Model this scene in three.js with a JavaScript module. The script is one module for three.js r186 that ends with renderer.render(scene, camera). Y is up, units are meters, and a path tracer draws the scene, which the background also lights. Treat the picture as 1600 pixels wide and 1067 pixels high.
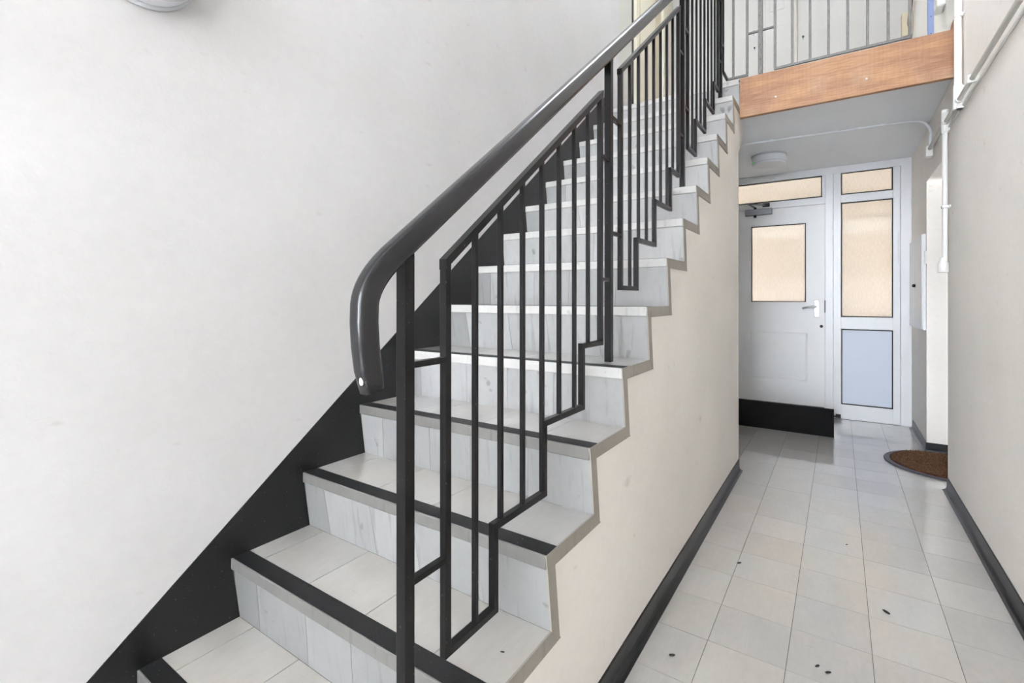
import * as THREE from 'three';
import { RoundedBoxGeometry } from 'three/addons/geometries/RoundedBoxGeometry.js';
import { mergeGeometries } from 'three/addons/utils/BufferGeometryUtils.js';
import { ImprovedNoise } from 'three/addons/math/ImprovedNoise.js';

// ---------------------------------------------------------------- camera, sky, exposure
const scene = new THREE.Scene();
const W = 1600, H = 1067, F = 754.9;
const camera = new THREE.PerspectiveCamera(2 * Math.atan(H / 2 / F) * 180 / Math.PI, W / H, 0.05, 100);
camera.position.set(0, 1.1706, 0);
camera.rotation.y = 0.59547;
camera.setViewOffset(W, H, 0, 67.5, W, H);          // vertical lens shift, as in the photograph
scene.add(camera);
scene.background = new THREE.Color().setRGB(0.90, 0.96, 1.04);     // overcast daylight
const renderer = new THREE.WebGLRenderer();
renderer.toneMapping = THREE.LinearToneMapping;
renderer.toneMappingExposure = 22.5;
renderer.shadowMap.enabled = true;

// ---------------------------------------------------------------- sizes
const XL = -1.534, XR = -0.564, ZA = -0.974, T = 0.2374, R = 0.19, XW = 0.548, ZB = -5.67, YU = 2.66, YS = 2.455, ZF = 5.6, YC = 5.4;
const noseZ = (k) => ZA - k * T, topY = (k) => (3 + k) * R;

// ---------------------------------------------------------------- helpers
let seed = 7;
const rnd = (a = 0, b = 1) => { seed = (seed * 1664525 + 1013904223) % 4294967296; return a + (b - a) * seed / 4294967296; };
const noise = new ImprovedNoise();
const fbm = (x, y, z, n = 4) => { let s = 0, a = 0.5; for (let i = 0; i < n; i++) { s += a * noise.noise(x, y, z + i * 7.3); x *= 2; y *= 2; a *= 0.5; } return s; };
function tex(n, metres, fn, color = true) {          // tiles every `metres`; fn(u, v) in 0..1 gives [r,g,b] 0..255
  const d = new Uint8Array(n * n * 4);
  for (let j = 0; j < n; j++) for (let i = 0; i < n; i++) {
    const c = fn(i / n, j / n), o = (j * n + i) * 4;
    d[o] = Math.max(0, Math.min(255, c[0])); d[o + 1] = Math.max(0, Math.min(255, c[1])); d[o + 2] = Math.max(0, Math.min(255, c[2])); d[o + 3] = 255;
  }
  const t = new THREE.DataTexture(d, n, n);
  t.wrapS = t.wrapT = THREE.MirroredRepeatWrapping; t.magFilter = THREE.LinearFilter; t.minFilter = THREE.LinearMipmapLinearFilter; t.generateMipmaps = true;
  if (color) t.colorSpace = THREE.SRGBColorSpace;
  t.repeat.set(1 / metres, 1 / metres); t.needsUpdate = true;
  return t;
}
const mat = (o) => new THREE.MeshStandardMaterial(o);
const phys = (o) => new THREE.MeshPhysicalMaterial(o);
function cubeUV(g, du = 0, dv = 0) {                  // uv in metres from the dominant direction of each normal
  const p = g.attributes.position, n = g.attributes.normal, uv = new Float32Array(p.count * 2);
  for (let i = 0; i < p.count; i++) {
    const ax = Math.abs(n.getX(i)), ay = Math.abs(n.getY(i)), az = Math.abs(n.getZ(i));
    let u, v;
    if (ax >= ay && ax >= az) { u = p.getZ(i); v = p.getY(i); } else if (ay >= az) { u = p.getX(i); v = p.getZ(i); } else { u = p.getX(i); v = p.getY(i); }
    uv[2 * i] = u + du; uv[2 * i + 1] = v + dv;
  }
  g.setAttribute('uv', new THREE.BufferAttribute(uv, 2));
  return g;
}
const used = new Map();
function numbered(name) { const k = used.get(name) ?? 0; used.set(name, k + 1); return k ? name + '_' + String(k).padStart(3, '0') : name; }
function add(o, parent) { o.traverse((m) => { if (m.isMesh) { m.castShadow = true; m.receiveShadow = true; } }); (parent ?? scene).add(o); return o; }
function part(name, geo, material, parent, label) {
  const m = new THREE.Mesh(geo, material); m.name = numbered(name);
  if (label) m.userData.label = label;
  return add(m, parent);
}
function thing(name, label, category, pos = [0, 0, 0], group) {
  const g = new THREE.Group(); g.name = numbered(name); g.position.set(...pos); g.userData = { label, category };
  if (group) g.userData.group = group;
  return add(g);
}
function tag(o, label, category, group) { Object.assign(o.userData, { label, category }); if (group) o.userData.group = group; return o; }
function struct(name, geo, material, label, category) {
  const o = geo ? new THREE.Mesh(geo, material) : new THREE.Group(); o.name = numbered(name); o.userData = { kind: 'structure' };
  if (label) { o.userData.label = label; o.userData.category = category; }
  return add(o);
}
const box = (x0, x1, y0, y1, z0, z1) => { const g = new THREE.BoxGeometry(Math.abs(x1 - x0), Math.abs(y1 - y0), Math.abs(z1 - z0)); g.translate((x0 + x1) / 2, (y0 + y1) / 2, (z0 + z1) / 2); return cubeUV(g); };
const rbox = (x0, x1, y0, y1, z0, z1, r = 0.003, s = 2) => { const g = new RoundedBoxGeometry(Math.abs(x1 - x0), Math.abs(y1 - y0), Math.abs(z1 - z0), s, r); g.translate((x0 + x1) / 2, (y0 + y1) / 2, (z0 + z1) / 2); return cubeUV(g); };
function bar(p, q, w, d, up = [1, 0, 0], r = 0.0012) {  // square bar between two points; w measured along `up`
  const a = new THREE.Vector3(...p), b = new THREE.Vector3(...q), L = a.distanceTo(b);
  const g = new RoundedBoxGeometry(w, L, d, 1, r);
  const y = b.clone().sub(a).normalize(), x = new THREE.Vector3(...up), z = x.clone().cross(y).normalize(); x.crossVectors(y, z);
  g.applyMatrix4(new THREE.Matrix4().makeBasis(x, y, z).setPosition(a.add(b).multiplyScalar(0.5)));
  return cubeUV(g);
}
function zyPrism(pts, x0, x1, holes = []) {            // polygon in (z, y) extruded along x
  const s = new THREE.Shape(pts.map(([z, y]) => new THREE.Vector2(-z, y)));
  for (const h of holes) s.holes.push(new THREE.Path(h.map(([z, y]) => new THREE.Vector2(-z, y))));
  const g = new THREE.ExtrudeGeometry(s, { depth: x1 - x0, bevelEnabled: false });   // (u, y, d) -> x = x0 + d, z = -u
  g.applyMatrix4(new THREE.Matrix4().set(0, 0, 1, x0, 0, 1, 0, 0, -1, 0, 0, 0, 0, 0, 0, 1));
  return cubeUV(g);
}
function xyPrism(pts, z0, z1, holes = []) {            // polygon in (x, y) extruded along z
  const s = new THREE.Shape(pts.map(([x, y]) => new THREE.Vector2(x, y)));
  for (const h of holes) s.holes.push(new THREE.Path(h.map(([x, y]) => new THREE.Vector2(x, y))));
  const g = new THREE.ExtrudeGeometry(s, { depth: z1 - z0, bevelEnabled: false }); g.translate(0, 0, z0);
  return cubeUV(g);
}
const rect = (a, b, c, d) => [[a, c], [b, c], [b, d], [a, d]];
function xzPrism(pts, y0, y1, bevel = 0) {
  const s = new THREE.Shape(pts.map(([x, z]) => new THREE.Vector2(x, -z)));
  const g = new THREE.ExtrudeGeometry(s, { depth: y1 - y0 - 2 * bevel, bevelEnabled: bevel > 0, bevelThickness: bevel, bevelSize: bevel, bevelSegments: 2, curveSegments: 24 });
  g.rotateX(-Math.PI / 2); g.translate(0, y0 + bevel, 0);
  return cubeUV(g);
}
const tube = (pts, r, seg = 40, rad = 10, tension = 0.5) => new THREE.TubeGeometry(new THREE.CatmullRomCurve3(pts.map((p) => new THREE.Vector3(...p)), false, 'catmullrom', tension), seg, r, rad, false);
const rod = (p, q, r, n = 12) => { const a = new THREE.Vector3(...p), b = new THREE.Vector3(...q), g = new THREE.CylinderGeometry(r, r, a.distanceTo(b), n); g.applyQuaternion(new THREE.Quaternion().setFromUnitVectors(new THREE.Vector3(0, 1, 0), b.clone().sub(a).normalize())); const m = a.add(b).multiplyScalar(0.5); g.translate(m.x, m.y, m.z); return g; };
const merge = (...g) => mergeGeometries(g.map((x) => { const y = x.index ? x.toNonIndexed() : x; for (const k of Object.keys(y.attributes)) if (!['position', 'normal', 'uv'].includes(k)) y.deleteAttribute(k); return y; }));

// ---------------------------------------------------------------- materials
const wallTex = (r, g, b, s) => tex(512, 2.0, (u, v) => {
  const m = fbm(u * 5, v * 5, s, 4) * 7, f = fbm(u * 60, v * 60, s + 3, 2) * 4, k = fbm(u * 2, v * 3, s + 9, 2) * 8;
  const smear = Math.max(0, fbm(u * 22, v * 40, s + 20, 3) - 0.36) * -90;
  return [r + m + f + k + smear, g + m + f + k + smear * 1.1, b + m + f + k * 1.2 + smear * 1.3];
});
const wallBump = tex(512, 0.6, (u, v) => { const h = 128 + fbm(u * 60, v * 60, 2, 3) * 120 + fbm(u * 8, v * 8, 5, 2) * 60; return [h, h, h]; }, false);
const M = {};
M.wall = mat({ map: wallTex(199, 196, 194, 1), bumpMap: wallBump, bumpScale: 0.0005, roughness: 0.62 });
M.cream = mat({ map: wallTex(235, 229, 220, 4), bumpMap: wallBump, bumpScale: 0.0005, roughness: 0.6 });
M.right = mat({ map: wallTex(252, 247, 240, 6), bumpMap: wallBump, bumpScale: 0.0005, roughness: 0.6 });
M.landing = mat({ map: wallTex(188, 185, 180, 9), bumpMap: wallBump, bumpScale: 0.0005, roughness: 0.6 });
M.soffit = mat({ map: wallTex(243, 246, 250, 8), bumpMap: wallBump, bumpScale: 0.0005, roughness: 0.5 });  // near-white with a cool daylight tint put into the colour
M.grey = mat({ color: 0xc4c2b8, roughness: 0.6 });
const tileTex = tex(1024, 1.4, (u, v) => {
  const m = fbm(u * 14, v * 5, 11, 4) * 9, f = fbm(u * 90, v * 30, 12, 3) * 7, y = fbm(u * 4, v * 4, 15, 2) * 5;
  const s = Math.max(0, fbm(u * 150, v * 9, 21, 2) - 0.3) * 50 - Math.max(0, fbm(u * 18, v * 150, 31, 2) - 0.33) * 90 - Math.max(0, fbm(u * 160, v * 160, 36, 2) - 0.45) * 200;
  return [186 + m + f + s + y, 182 + m + f + s, 176 + m + f + s - y];
});
M.tile = [0, 1, 2, 3].map((i) => phys({ map: tileTex, roughness: 0.32, ior: 1.85, color: [0xffffff, 0xf8f7f5, 0xfffdfa, 0xf4f4f4][i], clearcoat: 1, clearcoatRoughness: 0.09 }));
M.joint = mat({ color: 0x55514c, roughness: 0.9 });
const riserTex = tex(1024, 1.3, (u, v) => {
  const m = fbm(u * 9, v * 4, 51, 4) * 14, st = Math.max(0, fbm(u * 60, v * 7, 52, 3) - 0.15) * -75, f = fbm(u * 70, v * 40, 54, 2) * 7, k = fbm(u * 20, v * 18, 58, 3); const d = k > 0.36 ? -30 * (k - 0.3) * 8 : 0;
  return [208 + m + st + f + d, 207 + m + st + f + d, 205 + m + st + f + d];
});
M.riser = [0.40, 0.48, 0.58, 0.68].map((q) => [1, 0.94, 0.88, 0.74].map((c) => mat({ map: riserTex, color: new THREE.Color().setRGB(q * c, q * c, q * c), roughness: 0.42 })));   // low risers darkened in colour to even out light falling off up the flight
M.nosing = mat({ map: riserTex, color: 0xe4e3e0, roughness: 0.42 });
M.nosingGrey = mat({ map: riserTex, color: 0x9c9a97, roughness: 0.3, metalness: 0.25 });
M.trim = mat({ map: riserTex, color: 0xb9b2a6, roughness: 0.5 });
const blackTex = tex(512, 0.5, (u, v) => { const s = fbm(u * 70, v * 70, 61, 2) > 0.38 ? 80 : 0, m = fbm(u * 12, v * 12, 62, 3) * 8; return [12 + m * 0.5 + s, 12 + m * 0.5 + s, 13 + m * 0.5 + s]; });
const blackBump = tex(256, 0.15, (u, v) => { const h = 128 + fbm(u * 30, v * 30, 64, 3) * 160; return [h, h, h]; }, false);
M.black = phys({ map: blackTex, bumpMap: blackBump, bumpScale: 0.0002, roughness: 0.3, ior: 1.36 });
M.stringer = mat({ map: blackTex, color: 0xffffff, bumpMap: blackBump, bumpScale: 0.0005, roughness: 0.42 });
M.strip = mat({ map: blackTex, color: 0xffffff, roughness: 0.6, bumpMap: blackBump, bumpScale: 0.0006 });
M.rail = phys({ color: 0x08090d, roughness: 0.24, clearcoat: 0.4, clearcoatRoughness: 0.09 });
M.skirt = mat({ color: 0x17181a, roughness: 0.3 });
M.board = phys({ ior: 1.3, map: blackTex, color: 0xbdbdbd, roughness: 0.75, bumpMap: blackBump, bumpScale: 0.0008 });
M.steel = mat({ map: tex(256, 0.4, (u, v) => { const m = fbm(u * 40, v * 12, 71, 3) * 40; return [112 + m, 109 + m, 106 + m]; }), roughness: 0.45, metalness: 0.2 });
M.blue = mat({ color: 0x7f8cb4, roughness: 0.5 });
const woodTex = tex(1024, 1.3, (u, v) => {
  const w = fbm(u * 3, v * 16, 81, 4), g = Math.sin((v * 60 + w * 14)) * 5, f = fbm(u * 16, v * 190, 82, 3) * 26, x = fbm(u * 110, v * 14, 83, 2) * 12, p = fbm(u * 5, v * 7, 85, 3) * 40, pale = Math.max(0, fbm(u * 6, v * 4, 88, 2) - 0.15) * 60;
  return [172 + g + f + x + p + pale * 0.5, 128 + g + f + x + p * 0.9 + pale, 94 + g * 0.8 + f + x + p * 0.4 + pale * 1.3];
});
M.wood = mat({ map: woodTex, roughness: 0.55 });
M.door = mat({ color: 0xf6f6f6, roughness: 0.38 });
M.pvc = mat({ color: 0xf4f5f7, roughness: 0.3 });
M.whitepanel = mat({ color: 0xdfe6f4, roughness: 0.45 });
M.gasket = mat({ color: 0x1b1b1d, roughness: 0.6 });
M.conduit = mat({ color: 0xf1f0ec, roughness: 0.35 });
M.conduitGrey = mat({ color: 0xd6d3cc, roughness: 0.4 });
M.chrome = mat({ color: 0xb4b4b4, roughness: 0.32, metalness: 0.7 });
M.alu = mat({ color: 0x8f9194, roughness: 0.4, metalness: 0.5 });
M.lamp = phys({ color: 0xe2e4e8, roughness: 0.35 });
M.lampbase = mat({ color: 0xc9cacc, roughness: 0.45 });
M.led = mat({ color: 0x22cc44, emissive: 0x33ff55, emissiveIntensity: 0.04 });
M.ducttrim = mat({ color: 0xb9b2a6, roughness: 0.5 });
M.warmtintdoor = mat({ color: 0xd9d1bd, roughness: 0.45 });  // cream paint with the warm upstairs light put in as yellow
M.yellowdark = mat({ color: 0xc4b89d, roughness: 0.5 });
M.coir = mat({ map: tex(512, 0.5, (u, v) => { const a = fbm(u * 12, v * 12, 91, 3) * 70, f = fbm(u * 120, v * 40, 92, 2) * 60 + fbm(u * 40, v * 130, 93, 2) * 50; return [88 + a + f, 52 + a * 0.7 + f * 0.7, 30 + a * 0.5 + f * 0.5]; }), roughness: 0.95, bumpMap: tex(256, 0.2, (u, v) => { const h = 128 + fbm(u * 60, v * 60, 95, 2) * 250; return [h, h, h]; }, false), bumpScale: 0.004 });
M.fibre = mat({ color: 0x8a5a34, roughness: 0.9 });
M.rubber = mat({ color: 0x484a55, roughness: 0.55 });
const reed = tex(512, 0.16, (u, v) => { const h = 128 + 70 * Math.sin(u * Math.PI * 2 * 20 + fbm(u * 6, v * 3, 101, 2) * 3) + fbm(u * 80, v * 30, 102, 2) * 110; return [h, h, h]; }, false);
const glassTint = tex(512, 0.3, (u, v) => { const m = fbm(u * 70, v * 7, 111, 3) * 26 + fbm(u * 90, v * 60, 113, 2) * 14; return [214 + m, 209 + m, 205 + m]; });
M.glass = phys({ map: glassTint, transmission: 1, thickness: 0, roughness: 0.5, ior: 1.5, bumpMap: reed, bumpScale: 0.0012 });
M.clear = phys({ color: 0xffffff, transmission: 1, thickness: 0, roughness: 0, ior: 1.5 });
M.concrete = mat({ color: 0xb8b2a8, roughness: 0.9 });
M.outside = mat({ color: 0xe0d8cc, roughness: 0.9 });
M.dado = mat({ color: 0xefe9e1, roughness: 0.9 });
M.timber = mat({ color: 0x6a4c36, roughness: 0.6 });

// ---------------------------------------------------------------- the room
{ // floor: slab plus vinyl tiles laid one by one where the photograph shows them
  const fl = struct('floor', merge(box(XL - 0.2, XW + 0.4, -0.2, -0.003, ZB - 0.2, ZF + 0.2)), M.joint, 'pale grey vinyl tile hallway floor', 'floor');
  const pitch = 0.2333, zs0 = -1.745 + pitch * 5, g = 0.0009;
  const xs = [-1.534, -1.307, -1.073, -0.84, -0.606, -0.373, -0.1405, 0.0895, 0.3205, 0.548];
  const tiles = [];
  for (let r = -14; r < 23; r++) for (let c = 0; c < xs.length - 1; c++) {
    const z1 = zs0 - r * pitch, z0 = Math.max(z1 - pitch, ZB + 0.0); if (z1 - z0 < 0.02) continue;
    let xa = xs[c], xb = xs[c + 1];
    const underStairs = z1 <= -0.51 && z1 > -3.55;
    if (underStairs && xb < -0.575) continue;
    if (underStairs && xa < -0.575) xa = -0.6;
    const geo = box(xa + g, xb - g, -0.003, rnd(-0.0002, 0.0002), z0 + g, z1 - g); cubeUV(geo, rnd(0, 6), rnd(0, 6));
    if (z1 < -0.55 && xb > -1.6) part('tile', geo, M.tile[Math.floor(rnd(0, 4))], fl); else tiles.push(geo);
  }
  tiles.push(box(XW, XW + 0.2, -0.003, 0, -4.8, -3.93));
  const rest = part('tile_field', merge(...tiles), M.tile[0], fl); rest.userData.kind = 'stuff';
}
struct('wall_left', zyPrism([[ZF, 0], [ZB - 0.03, 0], [ZB - 0.03, YU], [-3.866, YU], [-3.866, YC], [ZF, YC]], XL - 0.2, XL), M.wall, 'tall off-white plaster wall along the stairs', 'wall');
struct('wall_left_landing', box(XL - 0.2, XL - 0.07, YU, YC, -5.75, -3.866), M.grey, 'grey strip of recessed wall beside the upstairs door', 'wall');
struct('wall_right', zyPrism([[ZF, 0], [-3.93, 0], [-3.93, 2.055], [-4.80, 2.055], [-4.80, 0], [ZB - 0.03, 0], [ZB - 0.03, YC], [ZF, YC]], XW, XW + 0.2, [rect(1.5, 2.6, 1.0, 2.5)]), M.right, 'cream painted hallway wall carrying the conduits', 'wall');
struct('wall_back', xyPrism(rect(XL - 0.2, XW + 0.2, YU - 0.2, YC), ZB - 0.2, ZB - 0.03), M.landing, 'cream wall behind the upper landing railing', 'wall');
struct('wall_back_lower', box(XL - 0.2, -1.03, 0, YU - 0.2, ZB - 0.2, ZB), M.cream, 'wall beside the entrance door frame', 'wall');
struct('wall_front', xyPrism(rect(XL - 0.2, XW + 0.2, 0, YC), ZF, ZF + 0.2, [rect(-1.45, 0.47, 0.06, 4.7)]), M.cream, 'wall with the unseen tall stairwell window behind the viewer', 'wall');
struct('ceiling', xzPrism([[XL - 0.2, ZF + 0.2], [XW + 0.2, ZF + 0.2], [XW + 0.2, -0.2], [XL - 0.2, -0.2]], YC, YC + 0.2), M.soffit);
struct('ceiling_rear', merge(box(XL - 0.2, XW + 0.2, YC, YC + 0.2, ZB - 0.2, -3.9), box(XL - 0.2, -1.2, YC, YC + 0.2, -3.9, -2.4), box(-0.3, XW + 0.2, YC, YC + 0.2, -3.9, -2.4), box(XL - 0.2, XW + 0.2, YC, YC + 0.2, -2.4, -0.2)), M.soffit);
{ const s = struct('added_window_2'); // rooflight added over the stairwell to brighten the upper risers
  part('frame', merge(box(-1.2, -0.3, YC + 0.1, YC + 0.16, -2.45, -2.4), box(-1.2, -0.3, YC + 0.1, YC + 0.16, -3.9, -3.85), box(-1.2, -1.15, YC + 0.1, YC + 0.16, -3.9, -2.4), box(-0.35, -0.3, YC + 0.1, YC + 0.16, -3.9, -2.4)), M.pvc, s);
  part('pane', box(-1.2, -0.3, YC + 0.12, YC + 0.126, -3.9, -2.4), M.clear, s); }
{ const s = struct('unseen_window_1'); // unseen stairwell window behind the camera, sized to light the hall evenly
  const a = -1.45, b = 0.47;
  part('frame', merge(box(a, b, 0.06, 0.11, ZF + 0.05, ZF + 0.11), box(a, b, 4.65, 4.7, ZF + 0.05, ZF + 0.11), box(a, a + 0.05, 0.06, 4.7, ZF + 0.05, ZF + 0.11), box(b - 0.05, b, 0.06, 4.7, ZF + 0.05, ZF + 0.11), box(-0.515, -0.465, 0.06, 4.7, ZF + 0.05, ZF + 0.11)), M.pvc, s);
  part('pane', box(a, b, 0.06, 4.7, ZF + 0.075, ZF + 0.081), M.clear, s); }

{ const s = struct('added_window_3'); // side window added behind the camera to brighten the left wall
  const f = (z0, z1, y0, y1) => box(XW + 0.08, XW + 0.13, y0, y1, z0, z1);
  part('frame', merge(f(1.5, 2.6, 1.0, 1.05), f(1.5, 2.6, 2.45, 2.5), f(1.5, 1.55, 1.0, 2.5), f(2.55, 2.6, 1.0, 2.5)), M.pvc, s);
  part('pane', box(XW + 0.1, XW + 0.106, 1.0, 2.5, 1.5, 2.6), M.clear, s); }

// landing slab (its underside is the soffit over the lower hall) and the wall under it
struct('ceiling_soffit', box(XL, XW, YS, YU - 0.004, ZB - 0.03, -3.62), M.soffit, 'white painted soffit under the landing with cool daylight tinted in', 'ceiling');
struct('floor_landing', merge(box(XL - 0.07, XW, YU - 0.004, YU, ZB - 0.03, -3.66), box(XR, XW, YU - 0.004, YU, -3.66, -3.6)), M.tile[1], 'vinyl floor of the upper landing', 'floor');
struct('wall_understairs', box(XL, -0.67, 0, YS, -3.7, -3.6), M.cream, 'cream wall closing the space under the stairs', 'wall');
{ // outer wall of the flight; its rear end flares out below the landing
  const pts = [[-3.588, 0], [-3.588, 2.16]];
  for (let i = 1; i <= 8; i++) { const t = i / 8; pts.push([-3.588 - 0.2 * Math.sin(t * Math.PI * 0.62), 2.16 + 0.29 * t]); }
  pts.push([-3.62, 2.46], [-3.62, 2.6]);
  for (let k = 11; k >= -2; k--) { pts.push([noseZ(k) - 0.012, topY(k) - 0.006], [noseZ(k) - 0.034, k > -2 ? topY(k - 1) - 0.006 : 0]); }
  struct('wall_stair', zyPrism(pts, -0.668, -0.568), M.cream, 'cream painted wall under the open side of the stairs', 'wall');
}

// skirtings: coved black vinyl
function skirtProfile() { return [[0, 0], [0.026, 0], [0.026, 0.0025], [0.016, 0.006], [0.009, 0.013], [0.006, 0.024], [0.005, 0.074], [0.003, 0.078], [0, 0.078]]; }
function skirtZ(name, x, dir, z0, z1, label) { // runs along z on a wall at x, projecting towards dir
  const g = xyPrism((dir > 0 ? skirtProfile() : skirtProfile().reverse()).map(([a, b]) => [x + dir * a, b]), z0, z1);
  return struct(name, g, M.skirt, label, 'skirting');
}
skirtZ('baseboard_stair', -0.568, 1, -3.588, noseZ(-2) - 0.036, 'black coved skirting at the foot of the stair wall');
skirtZ('baseboard_right', XW, -1, -3.93, ZF, 'black coved skirting along the right hallway wall');
skirtZ('baseboard_right_far', XW, -1, ZB + 0.05, -4.80, 'short black skirting between doormat recess and entrance frame');
{ const g = zyPrism(skirtProfile().map(([a, b]) => [-4.80 + a, b]), XW - 0.005, XW + 0.17); struct('baseboard_recess', g, M.skirt, 'short black skirting behind the doormat', 'skirting'); }
{ const s = struct('door_2'); part('leaf', box(XW + 0.175, XW + 0.2, 0.01, 2.04, -4.78, -3.95), M.door, s); part('door_handle', rod([XW + 0.15, 1.0, -4.05], [XW + 0.15, 1.0, -4.17], 0.009), M.chrome, s); }

// ---------------------------------------------------------------- staircase
const stair = thing('staircase', 'flight of pale vinyl-tiled steps with black nosing strips climbing to the landing', 'staircase');
const riserJ = [-1.405, -1.17, -0.98, -0.77];
for (let k = -2; k <= 11; k++) {
  const s = new THREE.Group(); s.name = numbered('step'); add(s, stair);
  const nz = noseZ(k), y = topY(k), zr = nz - T - 0.026, last = k === 11, xe = -0.57, x0 = XL + 0.002;
  const riserTone = k < 0 ? 0 : k < 2 ? 1 : k < 5 ? 2 : 3, back = last ? nz - 0.075 : zr;
  part('step_core', zyPrism([[nz - 0.008, y - 0.005], [back - 0.01, y - 0.005], [back - 0.01, y - 0.05], [nz - 0.06, y - 0.05], [nz - 0.06, y - R - 0.004], [nz - 0.04, y - R - 0.004]], x0, xe), M.joint, s);
  part('nosing_strip', rbox(x0, xe + 0.004, y - 0.006, y + 0.0012, nz - 0.056, nz - 0.0045, 0.001, 1), M.strip, s);
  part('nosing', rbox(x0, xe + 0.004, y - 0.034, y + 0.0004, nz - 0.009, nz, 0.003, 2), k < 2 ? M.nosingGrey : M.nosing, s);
  if (!last) {
    const jx = [x0, -1.449 + rnd(-0.004, 0.004), -1.215 + rnd(-0.004, 0.004), -0.978 + rnd(-0.004, 0.004), -0.744 + rnd(-0.004, 0.004), xe + 0.004];
    for (let i = 0; i < 5; i++) { const g = box(jx[i] + 0.0011, jx[i + 1] - 0.0011, y - 0.005, y, zr + 0.001, nz - 0.0567); part('tread_tile', cubeUV(g, rnd(0, 6), rnd(0, 6)), M.tile[Math.floor(rnd(0, 4))], s); }
  }
  const sh = k % 2 ? 0 : rnd(-0.05, 0.05), rx = [x0, ...riserJ.map((v) => v + sh + rnd(-0.015, 0.015)), xe + 0.003], lean = k % 3 ? -0.012 : 0.014;
  for (let i = 0; i < 5; i++) {   // raked riser tiles, joints cut a little out of square
    const a = rx[i], b = rx[i + 1], la = i === 0 ? 0 : lean, lb = i === 4 ? 0 : lean, yt = y - 0.034, yb = y - R;
    const zt = nz - 0.008, zb = nz - 0.026, e = 0.0007, d = 0.02;
    const P = [[a + e + la, yb, zb], [b - e + lb, yb, zb], [b - e, yt, zt], [a + e, yt, zt]];
    const v = [], q = (A, B, C, D) => v.push(...A, ...B, ...C, ...A, ...C, ...D), B = P.map(([x, yy, z]) => [x, yy, z - d]);
    q(P[0], P[1], P[2], P[3]); q(B[1], B[0], B[3], B[2]); q(P[1], B[1], B[2], P[2]); q(B[0], P[0], P[3], B[3]); q(P[3], P[2], B[2], B[3]); q(B[0], B[1], P[1], P[0]);
    const g = new THREE.BufferGeometry(); g.setAttribute('position', new THREE.Float32BufferAttribute(v, 3)); g.computeVertexNormals();
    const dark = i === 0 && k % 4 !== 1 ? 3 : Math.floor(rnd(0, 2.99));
    part('riser_tile', cubeUV(g, rnd(0, 6), rnd(0, 6)), M.riser[riserTone][dark], s);
  }
  // end trims on the open side
  const xo0 = -0.568, xo1 = -0.5635, up = y - R;
  if (!last) part('tread_end_trim', zyPrism([[nz, y + 0.0004], [zr - 0.0, y + 0.0004], [zr - 0.046, y - 0.038], [nz - 0.042, y - 0.038], [nz - 0.006, y - 0.034]], xo0, xo1), M.trim, s);
  part('riser_end_trim', zyPrism([[nz - 0.006, y - 0.034], [nz - 0.042, y - 0.038], [nz - 0.066, Math.max(0, up - 0.038)], [nz - 0.026, up]], xo0, xo1 + 0.0004), M.trim, s);
}
{ // black painted stringer band on the wall
  const pts = [], off = 0.117, line = (z) => topY(0) + (ZA - z) * (R / T) + off;
  pts.push([-0.15, 0.0]);
  for (let k = -2; k <= 11; k++) { pts.push([noseZ(k) - 0.026, Math.max(0, topY(k - 1))], [noseZ(k), topY(k)]); }
  pts.push([-3.62, YU], [-3.62, line(-3.62)], [-0.15, line(-0.15)]);
  tag(part('stringer_band', zyPrism(pts, XL, XL + 0.004), M.stringer), 'black painted stringer band zigzagging along the steps on the left wall', 'stringer');
}

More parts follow.
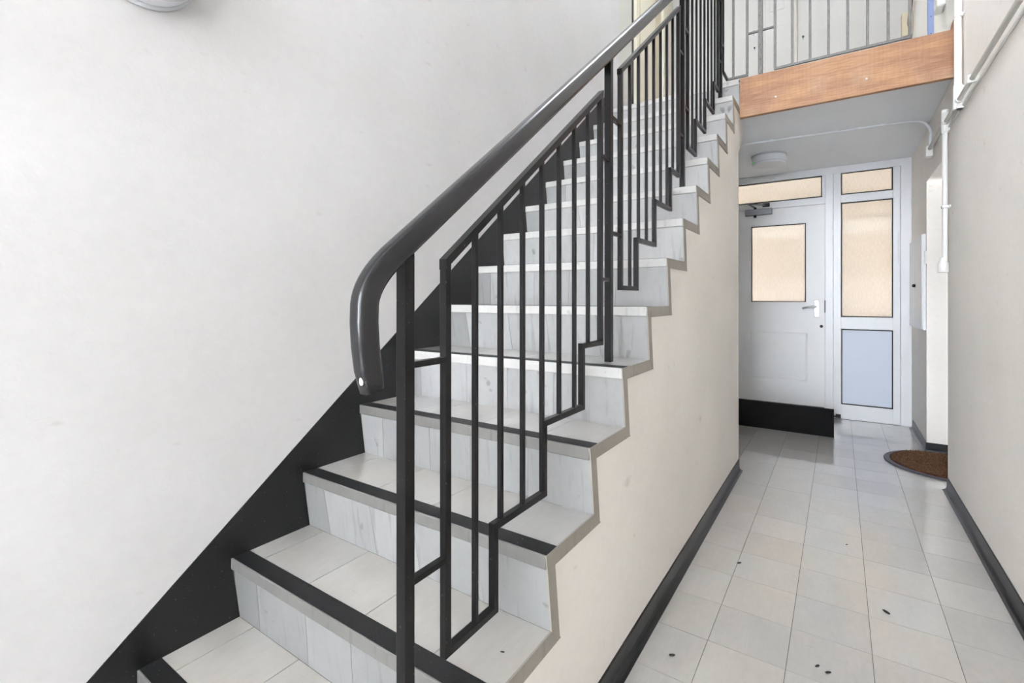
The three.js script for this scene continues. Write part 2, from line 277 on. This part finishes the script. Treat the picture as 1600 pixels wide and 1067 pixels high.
// ---------------------------------------------------------------- stair railing
const XRAIL = -0.665, railing = thing('stair_railing', 'black steel stair railing with moulded handrail and stepped panels of thin bars', 'railing');
const slope = 0.79, handY = (z) => 1.28 + (-0.64 - z) * slope;
[[-0.63, 0.19], [-1.583, 0.95], [-2.535, 1.71], [-3.487, 2.47]].forEach(([z, y0]) => {
  part('post', bar([XRAIL, y0, z], [XRAIL, handY(z) - 0.018, z], 0.024, 0.024), M.black, railing);
});
for (let n = 0; n < 3; n++) {
  const p = new THREE.Group(); p.name = numbered('panel'); add(p, railing);
  const dz = -4 * T * n, dy = 4 * R * n, B = (z, y) => [XRAIL, y + dy, z + dz], w = 0.017;
  const topL = (z) => 1.246 + (-0.74 - z) * slope;
  const stepz = [-0.74, -0.905, -1.132, -1.368, -1.51], stepy = [0.449, 0.642, 0.832, 1.022];
  part('upright', bar(B(-0.74, 0.449 - w / 2), B(-0.74, topL(-0.74) - 0.004), w, w), M.black, p);
  part('upright', bar(B(-1.51, 1.022 - w / 2), B(-1.51, topL(-1.51) - 0.004), w, w), M.black, p);
  { const za = -0.74 + w / 2, zb = -1.51 - w / 2, hh = 0.0105, q = (z, o) => [z + dz, topL(z) + dy + o];
    part('top_rail', zyPrism([q(za, -hh), q(za, hh), q(zb, hh), q(zb, -hh)], XRAIL - 0.0095, XRAIL + 0.0095), M.black, p); }
  for (let i = 0; i < 4; i++) {
    part('bottom_rail', bar(B(stepz[i] + (i ? w / 2 : 0), stepy[i]), B(stepz[i + 1] - (i < 3 ? w / 2 : 0), stepy[i]), w, w), M.black, p);
    if (i) part('step_upright', bar(B(stepz[i], stepy[i - 1]), B(stepz[i], stepy[i]), w, w), M.black, p);
  }
  for (let i = 1; i < 8; i++) {
    const z = -0.74 - i * 0.77 / 8, j = stepz.findIndex((s) => s < z) - 1;
    part('baluster', bar(B(z, stepy[Math.max(0, j)]), B(z, topL(z)), 0.0115, 0.0115), M.black, p);
  }
  for (const [za, zb, y] of [[-0.63, -0.74, 1.046], [-0.63, -0.74, 0.64], [-1.51, -1.583, 1.235], [-1.51, -1.583, 1.65]]) part('bracket', bar(B(za, y), B(zb, y), 0.016, 0.012), M.black, p);
}
{ // handrail: rounded section swept along the slope, its lower end turned down
  const s = new THREE.Shape(), a = 0.0175, b = 0.0225, r = 0.014;    // half width (x) and half depth
  s.moveTo(-a + r, -b); s.lineTo(a - r, -b); s.quadraticCurveTo(a, -b, a, -b + r); s.lineTo(a, b - r); s.quadraticCurveTo(a, b, a - r, b); s.lineTo(-a + r, b); s.quadraticCurveTo(-a, b, -a, b - r); s.lineTo(-a, -b + r); s.quadraticCurveTo(-a, -b, -a + r, -b);
  const prof = s.getPoints(6).slice(0, -1), path = [];
  const P = (z, y) => path.push(new THREE.Vector2(z, y));
  P(-0.553, 1.012); P(-0.5445, 1.05); P(-0.5385, 1.09); P(-0.536, 1.13); P(-0.537, 1.16);
  const b0 = [-0.537, 1.16], c0 = [-0.541, handY(-0.541)], e0 = [-0.605, handY(-0.605)];
  for (let i = 1; i <= 10; i++) { const t = i / 10; P((1 - t) ** 2 * b0[0] + 2 * t * (1 - t) * c0[0] + t * t * e0[0], (1 - t) ** 2 * b0[1] + 2 * t * (1 - t) * c0[1] + t * t * e0[1]); }
  P(-1.2, handY(-1.2)); P(-2.4, handY(-2.4)); P(-3.56, handY(-3.56));
  const pos = [], idx = [], n = prof.length;
  path.forEach((q, i) => {
    const t = path[Math.min(i + 1, path.length - 1)].clone().sub(path[Math.max(i - 1, 0)]).normalize(), nrm = new THREE.Vector2(-t.y, t.x);
    const k = i === 0 ? 0.86 : 1;
    for (const v of prof) pos.push(XRAIL + v.x * k, q.y + nrm.y * v.y * k, q.x + nrm.x * v.y * k);
  });
  for (let i = 0; i < path.length - 1; i++) for (let j = 0; j < n; j++) { const A = i * n + j, B = i * n + (j + 1) % n; idx.push(A, A + n, B, B, A + n, B + n); }
  for (const [i0, fl] of [[0, 0], [path.length - 1, 1]]) { const c = pos.length / 3; let sx = 0, sy = 0, sz = 0; for (let j = 0; j < n; j++) { sx += pos[(i0 * n + j) * 3]; sy += pos[(i0 * n + j) * 3 + 1]; sz += pos[(i0 * n + j) * 3 + 2]; } pos.push(sx / n, sy / n - (fl ? 0 : 0.006), sz / n); for (let j = 0; j < n; j++) { const A = i0 * n + j, B = i0 * n + (j + 1) % n; fl ? idx.push(c, B, A) : idx.push(c, A, B); } }
  const g = new THREE.BufferGeometry(); g.setAttribute('position', new THREE.Float32BufferAttribute(pos, 3)); g.setIndex(idx); g.computeVertexNormals();
  part('handrail', cubeUV(g), M.rail, railing);
  part('chipped_edge', new THREE.SphereGeometry(0.006, 10, 8).scale(0.7, 1.3, 0.7).translate(XRAIL + 0.004, 1.032, -0.5275), mat({ color: 0xe8e2d2, roughness: 0.7 }), railing, 'pale chip in the handrail end');
}

// ---------------------------------------------------------------- landing railing
{
  const z = -3.73, y0 = 2.735, yt = 3.56, w = 0.0155;
  const t = thing('landing_railing', 'grey steel landing railing of thin upright bars above the wooden fascia', 'railing');
  const B = (name, p, q, a = w, b = w, m = M.steel, up) => part(name, bar(p, q, a, b, up), m, t);
  B('upright', [XRAIL, y0, -3.575], [XRAIL, yt, -3.575], 0.016, 0.016, M.black);
  B('bottom_rail', [XRAIL, y0, -3.567], [XRAIL, y0, z - 0.006], 0.016, w, M.black);
  B('bottom_rail', [XRAIL, y0, z], [-0.529, y0, z], w, 0.016, M.steel, [0, 0, 1]);
  B('baluster', [-0.625, y0, z], [-0.625, yt, z], 0.0145, 0.0145);
  B('upright', [-0.535, y0, z], [-0.535, yt, z]);
  B('upright', [-0.363, y0, z], [-0.363, yt, z]);
  B('upright', [0.350, y0, z], [0.350, yt, z]);
  B('bottom_rail', [-0.369, y0, z], [0.356, y0, z], w, 0.016, M.steel, [0, 0, 1]);
  for (let i = 1; i < 7; i++) B('baluster', [-0.363 + i * 0.1017, y0, z], [-0.363 + i * 0.1017, yt, z], 0.0145, 0.0145);
  for (const [a, b] of [[-0.535, -0.452], [-0.452, -0.363]]) B('bracket', [a, 3.022, z], [b, 3.022, z], 0.013, 0.013, M.steel, [0, 0, 1]);
  B('bracket', [0.35, 3.4, z], [0.444, 3.4, z], w, w, M.steel, [0, 0, 1]);
  B('bracket', [XRAIL, 2.9, -3.487], [XRAIL, 2.9, -3.575], 0.014, w, M.black);
  for (const [x, m, lab] of [[-0.452, M.steel, null], [0.444, M.blue, 'blue post']]) {
    const g = rbox(x - 0.0135, x + 0.0135, YU, yt + 0.05, z - 0.0135, z + 0.0135, 0.002, 1);
    const post = part('post', g, m, t, lab);
    for (let i = 0; i < 9; i++) part('screw_hole', new THREE.CylinderGeometry(0.003, 0.003, 0.002, 8).rotateX(Math.PI / 2).translate(x, 2.72 + i * 0.1, z + 0.0138), M.gasket, post);
  }
  B('top_rail', [XRAIL, yt, -3.49], [XRAIL, yt, z], 0.016, w, M.black);
  B('top_rail', [XRAIL, yt, z], [0.36, yt, z], w, 0.016, M.steel, [0, 0, 1]);
  part('handrail', rod([XRAIL, yt + 0.07, z], [XW, yt + 0.07, z], 0.022, 16), M.rail, t);
}
{ // timber fascia on the edge of the landing
  const b = thing('landing_fascia', 'orange-brown timber fascia board across the edge of the upper landing', 'beam');
  part('board', rbox(XR + 0.004, XW - 0.001, 2.396, YU + 0.002, -3.62, -3.586, 0.002, 1), M.wood, b);
  for (const [x, y] of [[-0.345, 2.49], [0.135, 2.485]]) part('screw', new THREE.CylinderGeometry(0.006, 0.006, 0.004, 12).rotateX(Math.PI / 2).translate(x, y, -3.5855), M.lampbase, b);
}
{ const g = xyPrism([[0.512, YU], [0.545, YU], [0.545, YU + 0.085], [0.533, YU + 0.09]], -3.645, -3.622); tag(part('timber_offcut', g, M.wood), 'small wedge of red-brown timber at the right end of the landing edge', 'offcut'); }

// ---------------------------------------------------------------- entrance door wall
{
  const zf = ZB, fr = struct('door_1', null, null, 'white entrance door with obscured glass panes, transom and sidelight', 'door');
  const bx = (name, x0, x1, y0, y1, z0, z1, m, par = fr, r = 0.004) => part(name, rbox(x0, x1, y0, y1, z0, z1, r, 1), m, par);
  // frame members
  bx('frame_head', -1.03, 0.545, 2.384, YS, zf - 0.06, zf, M.pvc);
  bx('frame_transom', -0.97, -0.09, 2.104, 2.172, zf - 0.06, zf - 0.002, M.pvc);
  bx('frame_jamb', -1.03, -0.96, 0, 2.39, zf - 0.06, zf, M.pvc);
  bx('frame_mullion', -0.117, -0.05, 0, 2.39, zf - 0.06, zf, M.pvc);
  bx('frame_mullion', -0.0495, 0.014, 0.002, 2.39, zf - 0.06, zf - 0.003, M.pvc);
  bx('frame_jamb', 0.466, 0.545, 0, 2.39, zf - 0.06, zf, M.pvc);
  bx('sidelight_stile', 0.41, 0.465, 0.002, 2.39, zf - 0.06, zf - 0.003, M.pvc);
  bx('sidelight_rail', 0.012, 0.412, 2.096, 2.174, zf - 0.06, zf - 0.003, M.pvc);
  bx('sidelight_rail', 0.012, 0.412, 0.873, 0.991, zf - 0.06, zf - 0.003, M.pvc);
  bx('sidelight_rail', 0.012, 0.412, 0.002, 0.144, zf - 0.06, zf - 0.003, M.pvc);
  bx('hinge_cover', 0.445, 0.452, 1.5, 1.78, zf - 0.004, zf + 0.006, M.pvc);
  // door leaf with glazed opening and sunk moulded panel
  const leaf = part('leaf', xyPrism(rect(-0.958, -0.119, 0.05, 2.1), zf - 0.05, zf - 0.008, [rect(-0.775, -0.277, 1.132, 1.928), rect(-0.785, -0.263, 0.33, 0.825)]), M.door, fr);
  const fielded = (x0, x1, y0, y1) => { const d = 0.018, zz = zf - 0.008, zi = zf - 0.014, v = []; const q = (...p) => v.push(...p[0], ...p[1], ...p[2], ...p[0], ...p[2], ...p[3]); const A = [[x0, y0, zz - 0.006], [x1, y0, zz - 0.006], [x1, y1, zz - 0.006], [x0, y1, zz - 0.006]], B = [[x0 + d, y0 + d, zz], [x1 - d, y0 + d, zz], [x1 - d, y1 - d, zz], [x0 + d, y1 - d, zz]]; for (let i = 0; i < 4; i++) q(A[i], A[(i + 1) % 4], B[(i + 1) % 4], B[i]); q(B[0], B[1], B[2], B[3]); const g = new THREE.BufferGeometry(); g.setAttribute('position', new THREE.Float32BufferAttribute(v, 3)); g.computeVertexNormals(); return merge(cubeUV(g), box(x0, x1, y0, y1, zf - 0.045, zi)); };
  part('moulded_panel', fielded(-0.785, -0.263, 0.33, 0.825), M.door, leaf);
  part('kick_seal', box(-0.958, -0.119, 0.01, 0.055, zf - 0.045, zf - 0.012), M.gasket, leaf);
  const pane = (x0, x1, y0, y1, m, par, name = 'pane') => {
    const g = part('glazing_gasket', xyPrism(rect(x0 - 0.001, x1 + 0.001, y0 - 0.001, y1 + 0.001), zf - 0.018, zf - 0.0035, [rect(x0 + 0.008, x1 - 0.008, y0 + 0.008, y1 - 0.008)]), M.gasket, par);
    const pg = new THREE.PlaneGeometry(x1 - x0 - 0.004, y1 - y0 - 0.004); pg.translate((x0 + x1) / 2, (y0 + y1) / 2, zf - 0.015);
    if (name === 'pane') part(name, cubeUV(pg), m, par); else part(name, box(x0, x1, y0, y1, zf - 0.03, zf - 0.014), m, par);
    return g;
  };
  pane(-0.773, -0.279, 1.134, 1.926, M.glass, leaf);
  pane(-0.955, -0.142, 2.174, 2.381, M.glass, fr);
  bx('transom_stile', -0.142, -0.115, 2.17, 2.39, zf - 0.06, zf - 0.003, M.pvc);
  pane(0.015, 0.409, 2.175, 2.384, M.glass, fr);
  pane(0.015, 0.411, 0.992, 2.095, M.glass, fr);
  pane(0.016, 0.411, 0.145, 0.872, M.whitepanel, fr, 'white_panel');
  // handle, locks, hinge side
  const h = part('handle_plate', rbox(-0.206, -0.166, 0.985, 1.15, zf - 0.009, zf, 0.003, 2), M.chrome, leaf);
  part('handle', merge(rod([-0.186, 1.09, zf], [-0.186, 1.09, zf + 0.045], 0.009), tube([[-0.186, 1.09, zf + 0.045], [-0.21, 1.088, zf + 0.05], [-0.27, 1.08, zf + 0.05], [-0.305, 1.072, zf + 0.042]], 0.0095, 16, 8)), M.chrome, h);
  part('keyhole', new THREE.CylinderGeometry(0.011, 0.011, 0.004, 16).rotateX(Math.PI / 2).translate(-0.186, 1.015, zf + 0.001), M.alu, h);
  part('lock_cylinder', new THREE.CylinderGeometry(0.014, 0.014, 0.01, 16).rotateX(Math.PI / 2).translate(-0.147, 0.893, zf - 0.006), M.gasket, leaf);
  part('lock_keep', box(-0.121, -0.113, 1.03, 1.15, zf - 0.01, zf + 0.003), M.gasket, fr);
  part('floor_bolt', merge(rbox(-0.03, 0.012, 0.012, 0.045, zf, zf + 0.03, 0.004, 1), rod([-0.055, 0.022, zf + 0.02], [-0.02, 0.022, zf + 0.02], 0.008)), M.gasket, fr);
}
{ // overhead door closer
  const z = ZB - 0.008, t = thing('door_closer', 'grey overhead door closer at the top of the white entrance door', 'door closer');
  part('body', rbox(-0.83, -0.575, 2.042, 2.106, z, z + 0.05, 0.006, 2), M.alu, t);
  part('spindle', rod([-0.735, 2.02, z + 0.025], [-0.735, 2.125, z + 0.025], 0.013), M.gasket, t);
  part('arm', bar([-0.735, 2.12, z + 0.025], [-0.79, 2.155, z + 0.12], 0.018, 0.005, [0, 1, 0]), M.alu, t);
  part('arm', bar([-0.79, 2.16, z + 0.12], [-0.63, 2.14, z + 0.03], 0.016, 0.005, [0, 1, 0]), M.alu, t);
  part('arm_shoe', rbox(-0.665, -0.6, 2.125, 2.16, z + 0.006, z + 0.04, 0.004, 1), M.gasket, t);
}
{ // black board standing on edge in front of the door
  const t = thing('kick_board', 'long black board standing on edge on the floor in front of the white door', 'board');
  part('board', rbox(-1.45, -0.037, 0.0, 0.238, -4.885, -4.87, 0.002, 1), M.board, t);
  part('edge_lip', rbox(-1.45, -0.105, 0.232, 0.241, -4.905, -4.872, 0.002, 1), M.gasket, t);
  for (const x of [-1.3, -0.6]) part('foot_block', rbox(x, x + 0.05, 0, 0.05, -4.935, -4.885, 0.003, 1), M.board, t);
}

// ---------------------------------------------------------------- doormat
{
  const cx = 0.664, cz = -4.468, rr = 0.392, t = thing('doormat', 'half-round brown coir doormat with dark rubber rim in the right-hand recess', 'doormat', [0, 0, 0]);
  const half = (r, x1, n = 40) => { const p = []; for (let i = 0; i <= n; i++) { const a = Math.PI / 2 + Math.PI * i / n; p.push([Math.min(x1, cx + r * Math.cos(a)), cz + r * 0.93 * Math.sin(a)]); } return p; };
  const cl = (pts) => pts.map(([x, z]) => [x, Math.max(-4.765, Math.min(z, -3.965)) ]);
  part('rim', xzPrism(cl(half(rr, cx)), 0.0005, 0.009, 0.002), M.rubber, t);
  part('pile_base', xzPrism(half(rr - 0.036, cx - 0.012).map(([x, z]) => [x, Math.max(-4.745, z)]), 0.006, 0.017, 0.003), M.coir, t);
  const N = 2600, fg = new THREE.CylinderGeometry(0.0006, 0.0012, 0.016, 4), im = new THREE.InstancedMesh(fg, M.fibre, N), m4 = new THREE.Matrix4(), q = new THREE.Quaternion(), e = new THREE.Euler(), col = new THREE.Color();
  for (let i = 0; i < N; i++) {
    const a = Math.PI / 2 + Math.PI * rnd(), r = (rr - 0.042) * Math.sqrt(rnd()); const x = Math.min(cx - 0.02, cx + r * Math.cos(a)), z = Math.max(-4.74, cz + r * 0.93 * Math.sin(a));
    e.set(rnd(-1.2, 1.2), rnd(0, 6), rnd(-1.2, 1.2)); q.setFromEuler(e); const s = rnd(0.6, 1.4);
    m4.compose(new THREE.Vector3(x, 0.0185, z), q, new THREE.Vector3(1.3, s, 1.3)); im.setMatrixAt(i, m4);
    const b = rnd(); col.setRGB(0.09 + b * 0.2, 0.04 + b * 0.11, 0.018 + b * 0.06); im.setColorAt(i, col);
  }
  M.fibre.color.set(0xffffff); im.name = 'coir_pile'; im.userData.kind = 'stuff'; add(im, t);
}

// ---------------------------------------------------------------- lamps
function bulkhead(label, pos, rot, led, group) {
  const t = thing('bulkhead_lamp', label, 'lamp', pos, group); t.rotation.set(...rot);
  const L = (pts) => new THREE.LatheGeometry(pts.map(([a, b]) => new THREE.Vector2(a, b)), 56);
  part('base', L([[0, 0], [0.142, 0], [0.144, 0.004], [0.142, 0.014], [0, 0.014]]), M.lampbase, t);
  part('shade', L([[0.134, 0.012], [0.137, 0.02], [0.137, 0.07], [0.133, 0.08], [0.122, 0.087], [0.08, 0.092], [0.0001, 0.093]]), M.lamp, t);
  part('rim', new THREE.TorusGeometry(0.1365, 0.003, 8, 56).rotateX(Math.PI / 2).translate(0, 0.07, 0), M.lampbase, t);
  if (led) part('indicator_light', new THREE.SphereGeometry(0.005, 10, 8).translate(...led), M.led, t);
  return t;
}
bulkhead('round white bulkhead lamp on the soffit above the entrance door', [-0.525, YS, -4.9], [Math.PI, 0, 0], [-0.124, 0.062, -0.062]);
bulkhead('round pale bulkhead lamp high on the left wall at the top edge of view', [XL, 2.085, -0.5], [0, 0, -Math.PI / 2], null);

// ---------------------------------------------------------------- conduits
const XC = XW - 0.023;
function clip(parent, x, y, z, vertical) { // saddle clip round a pipe on the right wall
  const g = vertical ? merge(rbox(x - 0.017, XW, y - 0.009, y + 0.009, z - 0.02, z + 0.02, 0.004, 1), rbox(XW - 0.006, XW, y - 0.008, y + 0.008, z - 0.036, z + 0.036, 0.002, 1)) : merge(rbox(x - 0.017, XW, y - 0.02, y + 0.02, z - 0.009, z + 0.009, 0.004, 1), rbox(XW - 0.006, XW, y - 0.036, y + 0.036, z - 0.008, z + 0.008, 0.002, 1));
  part('clip', g, M.conduit, parent);
}
{
  const t = thing('conduit', 'horizontal grey-white conduit running along the right wall below the landing', 'pipe');
  part('pipe', rod([XC, 2.222, -4.45], [XC, 2.222, 2.2], 0.0115, 14), M.conduitGrey, t);
  for (const z of [-3.15, -1.9, -0.6, 0.8]) clip(t, XC, 2.222, z, false);
  const b = part('junction_box', rbox(XW - 0.04, XW, 2.175, 2.25, -4.56, -4.48, 0.006, 2), M.conduit, t);
  part('cable', rod([XW - 0.006, 2.193, -3.9], [XW - 0.006, 2.193, 2.2], 0.0055, 8), M.conduit, t);
}
{
  const t = thing('conduit', 'thick white vertical conduit rising from the horizontal pipe past the fascia end', 'pipe');
  part('pipe', rod([XC, 2.2, -3.475], [XC, 5.3, -3.475], 0.0165, 16), M.conduit, t);
  part('coupler', merge(rod([XC, 2.18, -3.475], [XC, 2.31, -3.475], 0.0205, 16), rod([XC, 2.222, -3.52], [XC, 2.222, -3.43], 0.0165, 14), rbox(XC - 0.01, XW, 2.18, 2.3, -3.5, -3.45, 0.004, 1)), M.conduit, t);
  for (const y of [2.68, 3.4]) clip(t, XC, y, -3.475, true);
}
{
  const t = thing('conduit', 'white vertical conduit dropping to a rounded fitting beside the recess', 'pipe');
  part('pipe', rod([XC, 1.39, -3.86], [XC, 2.24, -3.86], 0.0135, 16), M.conduit, t);
  part('coupler', merge(rod([XC, 2.16, -3.86], [XC, 2.30, -3.86], 0.018, 16), rod([XC, 2.222, -3.905], [XC, 2.222, -3.815], 0.0165, 14), rbox(XC - 0.01, XW, 2.17, 2.28, -3.88, -3.84, 0.004, 1)), M.conduit, t);
  const pr = [[0.0001, 0], [0.024, 0], [0.027, 0.006], [0.027, 0.05], [0.022, 0.065], [0.0145, 0.072], [0.0145, 0.09]];
  part('end_fitting', merge(new THREE.LatheGeometry(pr.map(([a, b]) => new THREE.Vector2(a, b)), 24).translate(XC - 0.008, 1.325, -3.86)), M.conduit, t);
  clip(t, XC, 1.72, -3.86, true);
}
{
  const t = thing('cable_run', 'thin grey cable clipped across the soffit and bent down the right wall', 'cable'), r = 0.0085;
  part('cable', tube([[-1.2, YS - r, -4.36], [-0.6, YS - r, -4.40], [-0.05, YS - r, -4.45], [0.3, YS - r, -4.48], [0.44, YS - r - 0.004, -4.50], [0.5, YS - 0.03, -4.51], [XW - 0.012, YS - 0.09, -4.515], [XW - 0.011, YS - 0.15, -4.52], [XW - 0.011, 2.24, -4.52]], r, 90, 10), M.soffit, t);
  for (const [x, z] of [[-0.45, -4.412], [-0.02, -4.452], [0.12, -4.463], [0.28, -4.478]]) part('clip', rbox(x - 0.006, x + 0.006, YS - 0.02, YS, z - 0.016, z + 0.016, 0.003, 1), M.soffit, t);
}
{
  const t = thing('conduit_box', 'small white conduit box high on the right wall above the landing', 'fitting');
  part('box', rbox(XW - 0.045, XW, 2.99, 3.12, -4.11, -3.98, 0.012, 2), M.conduit, t);
  part('pipe', rod([XC, 3.1, -4.04], [XC, 5.3, -4.04], 0.0135, 14), M.conduit, t);
}

// ---------------------------------------------------------------- wall cabinet and switch in the lower hall
{
  const t = thing('wall_cabinet', 'shallow white meter cabinet on the right wall beside the entrance frame', 'cabinet');
  part('box', rbox(XW - 0.018, XW, 0.925, 1.665, -5.60, -4.83, 0.003, 1), M.pvc, t);
  const d = part('door', rbox(XW - 0.026, XW - 0.018, 0.93, 1.66, -5.22, -4.834, 0.003, 1), M.pvc, t);
  part('knob', new THREE.SphereGeometry(0.014, 12, 10).translate(XW - 0.034, 1.275, -5.2), M.gasket, d);
  part('door', rbox(XW - 0.026, XW - 0.018, 0.93, 1.66, -5.595, -5.226, 0.003, 1), M.pvc, t);
}
tag(part('switch_plate', rbox(XW - 0.012, XW + 0.002, 1.43, 1.535, -4.822, -4.802, 0.003, 2), M.conduit), 'narrow white switch plate at the corner of the recess beside the meter cabinet', 'switch');

// ---------------------------------------------------------------- upper landing details
{
  const x = XL - 0.07, s = struct('door_3', null, null, 'cream panelled door upstairs at the left of the landing', 'door');
  part('shadow_gap', box(x - 0.01, x + 0.002, YU, YC - 0.6, -4.41, -4.36), M.gasket, s);
  part('leaf', rbox(x, x + 0.03, YU + 0.01, YU + 2.06, -5.17, -4.405, 0.003, 1), M.warmtintdoor, s);
  part('moulding', box(x + 0.03, x + 0.035, YU + 0.2, YU + 1.9, -4.5, -4.47), M.yellowdark, s);
  part('moulding', box(x + 0.03, x + 0.035, YU + 0.2, YU + 1.9, -5.12, -4.96), M.yellowdark, s);
  part('frame', merge(rbox(x, x + 0.05, YU, YU + 2.12, -5.28, -5.175, 0.004, 1)), M.warmtintdoor, s);
  part('side_panel', rbox(x, x + 0.02, YU, YU + 2.1, -5.62, -5.285, 0.004, 1), M.warmtintdoor, s);
}
{
  const z = ZB - 0.029, t = thing('service_duct', 'flat cream service duct cover on the wall behind the landing railing', 'panel');
  part('cover', rbox(-0.66, -0.36, YU, YC - 0.3, z, z + 0.03, 0.004, 1), M.landing, t);
  part('edge_strip', rbox(-0.372, -0.352, YU, YC - 0.3, z, z + 0.04, 0.003, 1), M.ducttrim, t);
  part('edge_strip', rbox(-0.66, -0.64, YU, YC - 0.3, z, z + 0.034, 0.003, 1), M.landing, t);
  part('access_plate', rbox(-0.60, -0.47, 4.145, 4.4, z + 0.028, z + 0.034, 0.002, 1), M.landing, t);
}
{
  const z = ZB - 0.03, spots = [[-0.752, 4.0, 0.013, 'dark hook with drip stain high on the landing wall'], [-0.746, 3.83, 0.009, 'small dark wall plug below the hook on the landing wall'], [-0.303, 3.815, 0.011, 'small dark wall plug right of the duct cover on the landing wall']];
  for (const [x, y, r, l] of spots) tag(part('wall_plug', merge(new THREE.CylinderGeometry(r, r * 0.8, 0.012, 12).rotateX(Math.PI / 2).translate(x, y, z + 0.004), new THREE.ConeGeometry(r * 0.3, r * 3, 8).rotateX(Math.PI).translate(x, y - r * 2, z + 0.002)), M.gasket), l, 'wall plug');
}
{ // end of the next flight's timber wall rail in the far right corner
  const t = thing('wall_rail', 'short dark slanting timber rail in the far right corner upstairs', 'rail');
  part('rail', bar([XW - 0.03, 3.63, -5.6], [XW - 0.03, 4.05, -5.05], 0.02, 0.05), M.timber, t);
  part('end_block', rbox(0.47, XW, 3.55, 3.76, -5.7, -5.62, 0.004, 1), M.yellowdark, t);
}

// ---------------------------------------------------------------- dirt on the floor
[[1155, 880, 0.009, 0, 'small dark crumb of dirt on a tile joint near the stair wall skirting'],
 [1050, 1024, 0.008, 0, 'dark crumb of dirt nearest the stair wall at the lower edge of the photo'],
 [1277, 1041, 0.007, 0, 'left one of two dark crumbs lying side by side on the nearest floor tiles'],
 [1294, 1051, 0.007, 0, 'right one of two dark crumbs lying side by side on the nearest floor tiles'],
 [1385, 957, 0.011, 0, 'largest dark crumb of dirt, lying alone towards the right skirting'],
 [1323, 851, 0.005, 0, 'tiny dark crumb farthest along the hallway floor in the shiny patch'],
 [785, 1019, 0.004, 2 * R, 'tiny dark crumb on a stair tread beside the stepped railing foot']].forEach(([u, v, s, y, label]) => {
  const a = (u - 800) / F, b = -(v - 466) / F, c = Math.cos(0.59547), n = Math.sin(0.59547), k = (y - 1.1706) / b, g = new THREE.IcosahedronGeometry(s, 1);
  g.scale(1.3, 0.3, 0.55); g.rotateY(rnd(0, 3)); const p = g.attributes.position; for (let i = 0; i < p.count; i++) p.setXYZ(i, p.getX(i) * rnd(0.85, 1.15), p.getY(i), p.getZ(i) * rnd(0.85, 1.15));
  const m = part('dirt_crumb', g, M.gasket); m.position.set((-n + a * c) * k, y + s * 0.25, (-c - a * n) * k);
  tag(m, label, 'crumb', 'crumbs of dirt on the hallway floor');
});

// ---------------------------------------------------------------- outside the entrance: passage under an added roof, wall opposite
struct('ground_outside', box(-9, 9, -0.3, -0.06, -16, ZB - 0.2), M.concrete);
struct('wall_outside', box(-5, 5, -0.06, 3.2, -8.0, -7.5), M.outside);
part('band', rod([-5, 2.09, -7.52], [5, 2.09, -7.52], 0.1, 32), M.conduit, scene.getObjectByName('wall_outside'));
part('dado', rod([-5, 1.12, -7.72], [5, 1.12, -7.72], 0.4, 64), M.dado, scene.getObjectByName('wall_outside'));
struct('added_canopy', box(-5, 5, 2.6, 2.75, -7.5, ZB - 0.2), M.cream);  // unseen roof, added to keep the passage behind the panes dim
struct('wall_facade', box(-5, XL - 0.2, -0.06, 2.6, ZB - 0.2, ZB - 0.1), M.outside);
struct('wall_facade', box(XW + 0.2, 5, -0.06, 2.6, ZB - 0.2, ZB - 0.1), M.outside);

renderer.render(scene, camera);
